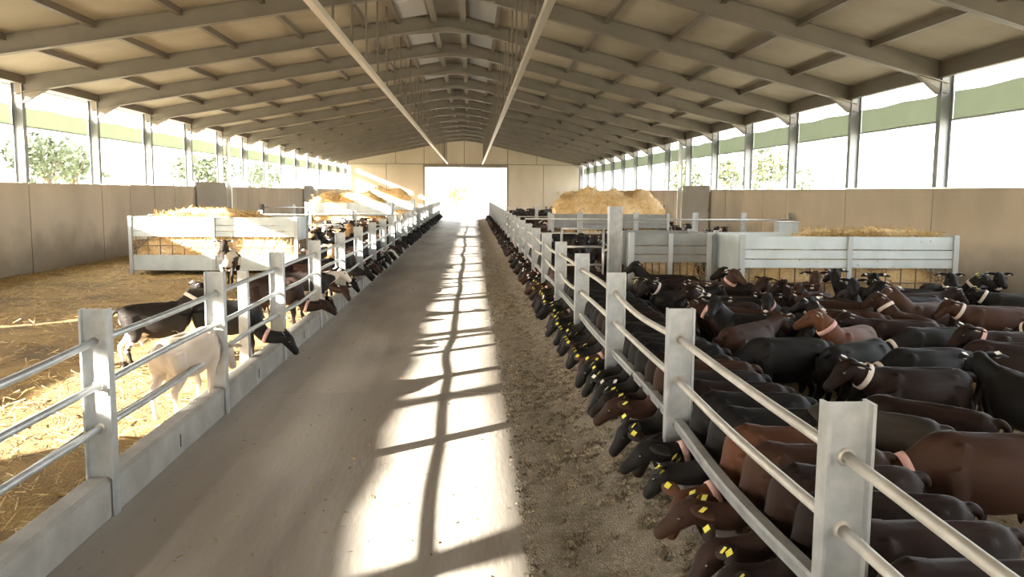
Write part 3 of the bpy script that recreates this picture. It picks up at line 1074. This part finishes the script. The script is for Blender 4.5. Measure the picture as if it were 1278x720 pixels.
dp('feed_left', [(.31, .01, .44), (.40, .02, .315), (.51, .04, .285), (.60, .08, .28)], (.50, .45, -.70), (-.02, .03, .02, -.03), ear_lift=.15, **FK)
dp('feed_right', [(.31, -.01, .44), (.40, -.02, .315), (.51, -.04, .285), (.61, -.07, .285)], (.55, -.40, -.70), (.04, .0, -.03, .02), ear_lift=.3, **FK)
dp('feed_high', [(.31, 0, .44), (.40, 0, .32), (.52, 0, .31), (.65, 0, .34)], (.85, 0, -.52), (.0, .02, .02, -.02), ear_lift=.0, ear_back=.4, **FK)

COAT_WORD = {'black': 'black', 'dark_brown': 'dark brown', 'brown': 'brown', 'reddish': 'reddish brown', 'grey': 'grey', 'white': 'whitish', 'tan': 'tan', 'pied': 'black and white', 'roan': 'brown and white'}
N_GOATS = 0
def goat(x, y, heading, pose, ct, label, group, z=BED, sc=1.0, tags=0, collar=None, detail=True):
    """one goat; heading in degrees, 0 faces +x"""
    global N_GOATS
    N_GOATS += 1
    ps = POSES[pose]
    o = link('goat', ps.mesh, None, (x, y, z), math.radians(heading))
    o.scale = (sc, sc, sc)
    o.material_slots[0].link = 'OBJECT'
    o.material_slots[0].material = MATS['coat_' + ct]
    tag(o, label, 'goat', group)
    if detail:
        for e in ps.eyes: link('eye', e, o)
    if tags:
        for e in ps.tags[:2]:
            t_ = link('ear_tag', e, o)
            if tags == 2:
                t_.material_slots[0].link = 'OBJECT'
                t_.material_slots[0].material = MATS['tag_white']
    if collar:
        c_ = link('collar', ps.collar, o)
        if collar == 'pink':
            c_.material_slots[0].link = 'OBJECT'
            c_.material_slots[0].material = MATS['collar_pink']
    return o

ORD = ['first', 'second', 'third', 'fourth', 'fifth', 'sixth', 'seventh', 'eighth', 'ninth', 'tenth', 'eleventh', 'twelfth', 'thirteenth', 'fourteenth', 'fifteenth', 'sixteenth', 'seventeenth', 'eighteenth']
def by_post(ys, y):
    k = sum(1 for q in ys if 1 < q <= y) - 1
    return ORD[max(0, min(len(ORD) - 1, k))]
def crowd_label(g_, side, ys, xe):
    d_ = abs(g_['x'] - xe)
    where = 'close to' if d_ < 2.0 else ('some way from' if d_ < 4.2 else 'far from')
    return '%s goat%s in %s pen %s aisle by %s post' % (COAT_WORD[g_['ct']], {'white': ' with pale collar', 'pink': ' with pink collar'}.get(g_.get('collar'), ''), side, where, by_post(ys, g_['y']))
FAR = []      # far goats that join one mesh: (pose, x, y, heading, scale)

# -- the row feeding through the right fence
NEAR_R = {}   # coats of the heads in the first bays, as in the photograph
coats_dark = ['black', 'dark_brown', 'black', 'brown', 'black', 'dark_brown', 'black', 'dark_brown']
ROW_R = []
fy_post = [q for q in YSR if q > -1]
for b, (y0, y1) in enumerate(zip(fy_post[:-1], fy_post[1:])):
    if y1 > 61.5: break
    cnt = -1
    for k in range(7):
        y = y0 + .19 + .353 * k + random.uniform(-.01, .01)
        if y < 2.0: continue
        rr = random.random()
        pose = random.choice(['feed', 'feed', 'feed_left', 'feed_right', 'feed_high'])
        ct = random.choice(coats_dark)
        if b == 1 and k == 4: ct, pose, rr = 'reddish', 'feed_left', 1
        if b == 1 and k == 3: ct = 'brown'
        if b == 1 and k == 5: ct, rr = 'black', 1
        if rr < .06: continue
        tags = 1 if (y < 16 and random.random() < .8) else (2 if random.random() < .6 and y < 30 else 0)
        sc = random.uniform(.93, .98)
        x = FXR + .07 + .385 * sc + random.uniform(-.01, .05)
        if y > 29:
            FAR.append((pose, x, y, 180, sc, 0))
            continue
        cnt += 1
        pn = b - (0 if fy_post[0] > 1 else 1)
        lab = '%s goat feeding through the right fence, %s past %s post' % (COAT_WORD[ct], ORD[cnt], ('the ' + ORD[pn - 0] if pn >= 0 else 'the hidden near'))
        goat(x, y, 180 + random.uniform(-6, 6), pose, ct, lab, 'goats feeding through the right fence', sc=sc, tags=tags, collar=('pink' if random.random() < .2 else None), detail=y < 18)
        ROW_R.append((x, y))

# -- the row feeding through the left fence
fy_post = [q for q in YSL if q > 5]
for b, (y0, y1) in enumerate(zip(fy_post[:-1], fy_post[1:])):
    if y1 > 61.5: break
    cnt = -1
    for k in range(6):
        y = y0 + .21 + .42 * k + random.uniform(-.02, .02)
        if b < 3 or (b == 3 and k not in (0, 4)) or (b == 4 and k in (1, 3)): continue
        if random.random() < .08: continue
        pose = random.choice(['feed', 'feed_left', 'feed_right', 'feed_high', 'feed_high'])
        ct = random.choice(['black', 'black', 'dark_brown', 'dark_brown', 'brown', 'pied'])
        sc = random.uniform(.95, 1.03)
        x = FXL - .07 - .42 * sc + random.uniform(-.06, .01)
        if y > 29:
            FAR.append((pose, x, y, 0, sc, 0))
            continue
        cnt += 1
        lab = '%s goat feeding through the left fence, %s past the %s post' % (COAT_WORD[ct], ORD[cnt], ORD[b])
        goat(x, y, random.uniform(-6, 6), pose, ct, lab, 'goats feeding through the left fence', sc=sc, tags=(2 if y < 24 else 0), collar=('pink' if random.random() < .3 else None), detail=y < 18)
goat(FXL - .48, 9.85, 0, 'feed', 'black', 'black goat stretching its head over the kerb beside the short square post', 'goats in the left pen', tags=2, collar='pink')
goat(FXL - .49, 12.35, 0, 'feed_high', 'dark_brown', 'dark brown goat with pink collar reaching through the left fence', 'goats in the left pen', collar='pink')

# -- goats standing in the right pen, placed from the photograph by the pixel of their back
PEN = []
def pen(px, py, heading, pose, ct, label, collar=None, tags=2, sc=1.0, fix=False):
    x, y = at_z(px, py, BED + .70 * sc)
    PEN.append(dict(x=x, y=y, h=heading + (0 if fix else random.uniform(-18, 18)), pose=pose, ct=ct, label=label, collar=collar, tags=tags, sc=sc, fix=fix))
pen(1240, 545, 176, 'low', 'brown', 'large brown goat with pink collar right behind the nearest post', 'pink', fix=True, sc=1.05)
pen(1172, 462, 183, 'level', 'dark_brown', 'dark brown goat with whitish collar facing left in the open straw', 'white', fix=True)
pen(985, 424, 187, 'low', 'black', 'glossy black goat facing left with lowered head, clear straw under it', fix=True)
pen(1058, 426, 28, 'low', 'black', 'black goat turned away just right of the glossy black goat', fix=True)
pen(1240, 384, 175, 'level', 'brown', 'brown goat at the right edge below the end of the feeder', 'white', fix=True)
pen(1222, 356, 262, 'up', 'black', 'black goat facing the camera with spread ears at the feeder end', 'white', fix=True)
pen(1150, 436, 190, 'low', 'black', 'black goat with pale collar behind the dark brown one', 'white', fix=True)
pen(1252, 470, 95, 'level', 'black', 'black goat seen from behind at the right edge', fix=True)
pen(1150, 508, 140, 'low', 'dark_brown', 'dark brown goat with arched rump behind the large brown goat', fix=True)
pen(1085, 512, 150, 'graze', 'grey', 'grey goat bending down behind the top of the nearest post', fix=True)
pen(948, 372, 176, 'level', 'black', 'bluish black goat in front of the feeder corner post', 'white')
pen(905, 398, 25, 'level', 'brown', 'brown goat facing right behind the second fence post')
pen(872, 376, 200, 'up', 'dark_brown', 'dark brown goat with white collar above the second fence post', 'white')
pen(838, 356, 190, 'level', 'dark_brown', 'dark brown goat with broad pale collar near the dull feeder', 'white')
pen(880, 340, 110, 'up_left', 'black', 'black goat lifting its brown head at the dull feeder', 'pink')
pen(918, 352, 300, 'up', 'brown', 'brown goat beside the left end of the pale feeder', 'pink')
pen(1005, 370, 172, 'up', 'dark_brown', 'dark brown goat with raised head at the left of the pale feeder')
pen(972, 352, 265, 'up', 'brown', 'brown goat facing the camera under the left feeder sheet')
pen(1030, 362, 255, 'up', 'black', 'black goat with pricked ears at the feeder bars')
pen(1072, 360, 95, 'up', 'black', 'black goat reaching into the feeder by its middle post')
pen(1098, 368, 180, 'up', 'black', 'black goat with pale collar right of the middle feeder post', 'white')
pen(1140, 366, 10, 'level', 'dark_brown', 'dark brown goat facing right below the feeder trough')
pen(1172, 360, 250, 'up', 'black', 'black goat with collar under the right feeder half', 'white')
pen(1170, 384, 184, 'up_right', 'brown', 'brown goat with pale muzzle below the right feeder half')
pen(1052, 388, 178, 'up_left', 'brown', 'brown goat with white collar in the middle of the crowd', 'white')
pen(1108, 402, 195, 'low', 'black', 'black goat with white collar in the middle of the crowd', 'white')
pen(1200, 405, 170, 'level', 'dark_brown', 'dark brown goat in the crowd left of the right edge', 'pink')
pen(1012, 398, 165, 'level', 'dark_brown', 'dark brown goat behind the glossy black goat')
pen(958, 396, 185, 'up_left', 'black', 'black goat with white ear tags behind the glossy black goat')
pen(818, 346, 190, 'up', 'black', 'black goat beside the thick gate post')
pen(798, 340, 250, 'level', 'dark_brown', 'dark brown goat facing the camera near the thick gate post')
pen(826, 386, 160, 'level', 'brown', 'brown goat just behind the feeding row at the third post', 'pink')
pen(862, 404, 205, 'up_right', 'reddish', 'reddish goat above the second right fence post', 'pink')
pen(792, 362, 20, 'level', 'black', 'black goat behind the third right fence post')
pen(1262, 430, 160, 'graze', 'dark_brown', 'dark brown goat grazing at the right edge')
pen(865, 352, 30, 'low', 'dark_brown', 'dark brown goat with lowered head before the dull feeder', 'pink')
for _ in range(16):
    ct = random.choice(['black', 'dark_brown', 'dark_brown', 'brown', 'black'])
    PEN.append(dict(x=random.uniform(2.9, 8.3), y=random.uniform(8.6, 11.6), h=random.choice([170, 180, 190, 60, 100, 250, 20]) + random.uniform(-20, 20),
                    pose=random.choice(['up', 'level', 'low', 'up_left', 'up_right']), ct=ct,
                    label='%s goat standing in the packed crowd before the right feeders' % COAT_WORD[ct],
                    collar=random.choice(['white', 'pink', None]), tags=random.choice([1, 2, 2]), sc=random.uniform(.94, 1.03), fix=False))
def relax(L, xmin, xmax, ymin, ymax, it=220, row=None, boxes=()):
    R_ = .185
    for _ in range(it):
        mv = False
        C2 = []
        for g_ in L:
            c_, s_ = math.cos(math.radians(g_['h'])), math.sin(math.radians(g_['h']))
            C2.append([(g_['x'] + c_ * o, g_['y'] + s_ * o) for o in (-.28, .0, .24, .5)])
        for i in range(len(L)):
            for j in range(i):
                if abs(L[i]['x'] - L[j]['x']) > 1.6 or abs(L[i]['y'] - L[j]['y']) > 1.6: continue
                for a in range(4):
                    for b in range(4):
                        ra = R_ if a < 3 else .13
                        rb = R_ if b < 3 else .13
                        dx, dy = C2[i][a][0] - C2[j][b][0], C2[i][a][1] - C2[j][b][1]
                        dd = math.hypot(dx, dy) + 1e-6
                        if dd < ra + rb:
                            mv = True
                            k = (ra + rb - dd) / dd * .3
                            wi = .1 if L[i]['fix'] else 1
                            wj = .1 if L[j]['fix'] else 1
                            L[i]['x'] += dx * k * wi; L[i]['y'] += dy * k * wi
                            L[j]['x'] -= dx * k * wj; L[j]['y'] -= dy * k * wj
        for i, g_ in enumerate(L):
            if g_['fix']: continue
            for (x, y) in C2[i]:
                if x < xmin: g_['x'] += (xmin - x) * .5
                if x > xmax: g_['x'] -= (x - xmax) * .5
                if y < ymin: g_['y'] += (ymin - y) * .5
                if y > ymax: g_['y'] -= (y - ymax) * .5
                for (bx0, bx1, by0, by1) in boxes:
                    bx0_, bx1_, by0_, by1_ = bx0 - .2, bx1 + .2, by0 - .2, by1 + .2
                    if bx0_ < x < bx1_ and by0_ < y < by1_:
                        d_ = [(x - bx0_, (-1, 0)), (bx1_ - x, (1, 0)), (y - by0_, (0, -1)), (by1_ - y, (0, 1))]
                        q_, (ux, uy) = min(d_)
                        g_['x'] += ux * q_ * .5; g_['y'] += uy * q_ * .5
XROW = FXR + .07 + .50 + .62
relax(PEN, XROW, XR - .25, 4.0, 13.0, boxes=[(3.98, 7.2, 12.3, 13.65), (2.55, 3.80, 13.4, 14.6), (2.25, 2.5, 13.8, 14.2)])
for g_ in PEN:
    if 'packed crowd' in g_['label']: g_['label'] = crowd_label(g_, 'right', YSR, FXR)
    goat(g_['x'], g_['y'], g_['h'], g_['pose'], g_['ct'], g_['label'], 'goats standing in the right pen', sc=g_['sc'], tags=g_['tags'], collar=g_['collar'])

# -- goats behind the feeders of the right pen
P2 = []
zones = [(XROW, 8.8, 15.2, 23.3, 34, 'between the thick post and the far hay of the right pen'), (XROW, 8.8, 24.8, 36.0, 32, 'around the tall hay of the far right pen')]
for (x0, x1, y0, y1, nn_, where) in zones:
    Lz = []
    for _ in range(nn_):
        ct = random.choice(['black', 'black', 'dark_brown', 'dark_brown', 'brown'])
        Lz.append(dict(x=x0 + (x1 - x0) * random.random() ** 1.5, y=random.uniform(y0, y1), h=random.uniform(0, 360), pose=random.choice(['up', 'level', 'up', 'up_left', 'up_right']), ct=ct,
                       label='%s goat %s' % (COAT_WORD[ct], where), collar=random.choice(['white', None, None]), tags=random.choice([0, 2]), sc=random.uniform(.95, 1.03), fix=False))
    relax(Lz, x0, x1, y0, y1, 120, boxes=[(2.6, 6.3, 27.0, 28.4), (7.8, 8.5, 21.4, 22)])
    P2 += Lz
for g_ in P2:
    g_['label'] = crowd_label(g_, 'right', YSR, FXR)
    goat(g_['x'], g_['y'], g_['h'], g_['pose'], g_['ct'], g_['label'], 'goats at the back of the right pen', sc=g_['sc'], tags=g_['tags'], collar=g_['collar'], detail=False)

# -- left pen
def left(px, py, heading, pose, ct, label, sc=1.0, collar=None):
    x, y = at_z(px, py, BED)
    goat(x, y, heading, pose, ct, label, 'goats in the left pen', sc=sc, collar=collar, tags=2)
left(200, 456, 30, 'up', 'pied', 'black and white goat standing alone on the straw, looking away', 1.0, 'white')
left(238, 512, 72, 'low', 'white', 'whitish goat walking behind the second left fence post')
left(287, 356, 275, 'up', 'pied', 'black and white goat facing the camera in front of the left feeder', 1.05)
left(383, 398, 20, 'level', 'pied', 'black and white goat standing at the fourth left fence post')
left(368, 378, 60, 'up', 'dark_brown', 'dark brown goat behind the third left fence post')
left(412, 366, 95, 'up', 'tan', 'tan goat seen from behind at the fifth left fence post')
left(398, 352, 70, 'up_left', 'black', 'black goat looking left behind the row at the fifth left post')
left(405, 335, 120, 'up', 'pied', 'black and white goat turned away right of the left feeder')
left(428, 345, 250, 'up', 'black', 'black goat facing the camera behind the sixth left post')
left(432, 328, 200, 'up_right', 'pied', 'black and white goat facing left beyond the sixth left post')
left(392, 326, 60, 'level', 'dark_brown', 'dark brown goat beside the right end of the left feeder')
L3 = []
for (y0, y1, nn_) in ((22.3, 30.2, 32), (31.0, 42.6, 20)):
    Lz = []
    for _ in range(nn_):
        ct = random.choice(['pied', 'pied', 'pied', 'black', 'black', 'tan', 'white', 'roan', 'dark_brown'])
        yq_ = y0 + (y1 - y0) * random.random() ** 1.3
        Lz.append(dict(x=(random.uniform(max(-4.1, -.205 * yq_), -3.5) if yq_ < 22.5 else -3.5 - 3.6 * random.random() ** 1.6), y=yq_, h=random.uniform(0, 360), pose=random.choice(['up', 'level', 'up', 'up_left', 'up_right']), ct=ct,
                       label='%s goat in the sunlit crowd of the left pen' % COAT_WORD[ct], sc=random.uniform(.95, 1.05), fix=False))
    relax(Lz, -9.8, FXL - .07 - .5 - .58, y0, y1, 120, boxes=[(FLX0, FLX1, FLY, FLY + 1.3), (-6.9, -3.4, 36, 37.3)])
    L3 += Lz
for g_ in L3:
    g_['label'] = crowd_label(g_, 'left', [q for q in YSL if q > 5], FXL)
    goat(g_['x'], g_['y'], g_['h'], g_['pose'], g_['ct'], g_['label'], 'goats in the crowd of the left pen', sc=g_['sc'], tags=0, detail=False)

# -- the rest, far down the barn
FAR2 = [[], [], []]
for f_ in FAR: FAR2[0 if f_[3] == 180 else 1].append(f_)
def scatter(x0, x1, y0, y1, nn_):
    out = []
    nxg = int(math.sqrt(nn_ * (x1 - x0) / (y1 - y0))) + 1
    nyg = nn_ // nxg + 1
    for i in range(nxg):
        for j in range(nyg):
            out.append((random.choice(['up', 'level', 'up_left', 'up_right']), x0 + (x1 - x0) * (i + .5) / nxg + random.uniform(-.1, .1), y0 + (y1 - y0) * (j + .5) / nyg + random.uniform(-.15, .15), random.uniform(-25, 25) + random.choice([0, 90, 180, 270]), random.uniform(.95, 1.05), 0))
    return out
FAR2[0] += scatter(XROW + .1, 8.3, 41, 62, 70)
FAR2[1] += scatter(-7.5, -3.8, 50, 62, 40)
def far_mesh(L, name, m, label):
    V, F, o = [], [], 0
    for pose, x, y, hd, sc, _ in L:
        v, t = POSES[pose].lo
        c_, s_ = math.cos(math.radians(hd)), math.sin(math.radians(hd))
        w = np.stack([v[:, 0] * c_ - v[:, 1] * s_, v[:, 0] * s_ + v[:, 1] * c_, v[:, 2]], 1) * sc + np.array([x, y, BED])
        V.append(w); F.append(t + o); o += len(v)
    ob = np_mesh(name, np.concatenate(V), np.concatenate(F), m, None, True)
    tag(ob, label, 'goats', kind='stuff')
far_mesh(FAR2[0], 'goat_crowd', 'coat_dark_brown', 'distant crowd of dark goats at the far end of the right pen')
far_mesh(FAR2[1], 'goat_crowd', 'coat_black', 'distant crowd of goats at the far end of the left pen')
print('GOATS', N_GOATS)

# ------------------------------------------------------------------ shrubs and trees outside
def leafy(name, loc, h, r, label, group, nleaf=700, trunk=.4, cat='tree', ls=.28, leaf='leaf'):
    o = link(name, None, None, loc)
    tag(o, label, cat, group)
    blobs = [(rng.normal(0, r * .38, 3) * np.array([1, 1, .6]) + np.array([0, 0, h - r * .8]), r * random.uniform(.35, .6)) for _ in range(9)]
    P = []
    for c_, rr in blobs:
        k = nleaf // 9
        d = rng.normal(0, 1, (k, 3)); d /= np.linalg.norm(d, axis=1)[:, None]
        P.append(c_ + d * rr * rng.uniform(.6, 1.05, (k, 1)))
    P = np.concatenate(P)
    P[:, 2] = np.maximum(P[:, 2], .05)
    n_ = len(P)
    a = rng.normal(0, 1, (n_, 3)); a /= np.linalg.norm(a, axis=1)[:, None]
    b = np.cross(a, rng.normal(0, 1, (n_, 3))); b /= np.linalg.norm(b, axis=1)[:, None]
    s_ = ls * rng.uniform(.5, 1.2, (n_, 1))
    v = np.stack([P - a * s_, P + b * s_ * .5, P + a * s_, P - b * s_ * .5], 1).reshape(-1, 3)
    np_mesh('crown', v, np.arange(4 * n_).reshape(-1, 4), leaf, o)
    m = MB()
    m.tube([(0, 0, -.3), (.05, .03, h * .3), (-.03, .05, h * .6)], .1, 6, rs=[r * .07, r * .05, r * .03])
    for k in range(4):
        an = k * 1.6
        m.tube([(.02, .03, h * .35), (math.cos(an) * r * .4, math.sin(an) * r * .4, h * .72)], .03, 5, rs=[r * .03, r * .015])
    m.build('trunk', 'bark', o)
LT = sorted([(-24, 38, 5.5, 2.2), (-27, 56, 6, 2.5), (-22, 75, 5.5, 2.2), (-33, 47, 5.0, 2.2), (-40, 62, 7, 3), (-30, 92, 6, 2.6), (-30, 66, 5.5, 2.4), (-26, 45, 4.6, 2.0), (-36, 80, 6, 2.6), (-25, 104, 6, 2.6)], key=lambda q: q[1] / -q[0])
for k, (x, y, h, r_) in enumerate(LT):
    leafy('tree', (x, y, -.05 + max(0, (-x - 26) * .1)), h, r_, 'washed-out tree beyond the left openings, %s counted from the left' % ORD[k], 'trees left of the barn')
RT = sorted([(22, 62, 5.5, 2.2), (19, 76, 5, 2.0), (26, 86, 6, 2.5), (32, 40, 2.6, 1.2)], key=lambda q: -q[1] / q[0])
for k, (x, y, h, r_) in enumerate(RT):
    leafy('tree', (x, y, -.05), h, r_, 'washed-out tree beyond the right openings, %s counted from the left' % ORD[k], 'trees right of the barn')
LS = sorted([(-random.uniform(30, 55), random.uniform(40, 95)) for k in range(12)], key=lambda q: q[1] / -q[0])
for k, (x, y) in enumerate(LS):
    leafy('shrub', (x, y, 9 * max(0, ((-x - 26) / 64)) ** 1.3 - .1), 1.5, 1.0, 'small dry shrub beyond the left openings, %s counted from the left' % ORD[k], 'shrubs on the left slope', 220, cat='shrub', ls=.2)
RS = sorted([(random.uniform(33, 60), random.uniform(35, 80)) for k in range(9)], key=lambda q: -q[1] / q[0])
for k, (x, y) in enumerate(RS):
    leafy('shrub', (x, y, 6 * max(0, ((x - 30) / 70)) ** 1.3 - .1), 1.5, 1.0, 'small dry shrub beyond the right openings, %s counted from the left' % ORD[k], 'shrubs on the right slope', 220, cat='shrub', ls=.2)
for k, (x, y, h, r_) in enumerate([(-9, 120, 5, 2.5), (-2.5, 130, 4, 2.5), (8, 125, 5.5, 3)]):
    leafy('tree', (x, y, -.06), h, r_, ['pale green tree seen at left through the far doorway', 'pale green tree seen at centre through the far doorway', 'pale green tree seen at right through the far doorway'][k], 'trees behind the barn', leaf='leaf_pale')

# look-alikes that ended up with one label: tell them apart by distance from the aisle's near end
dup = {}
for o in list(scene.objects):
    if o.get('category') and o.parent is None:
        dup.setdefault(o['label'], []).append(o)
for lab, L in dup.items():
    if len(L) < 2: continue
    L.sort(key=lambda q: q.location.x ** 2 + q.location.y ** 2)
    words = {2: ['nearer', 'farther'], 3: ['nearest', 'middle', 'farthest']}.get(len(L)) or [w_ + ' nearest' for w_ in ORD]
    for o, w_ in zip(L, words):
        o['label'] = w_ + ' ' + lab
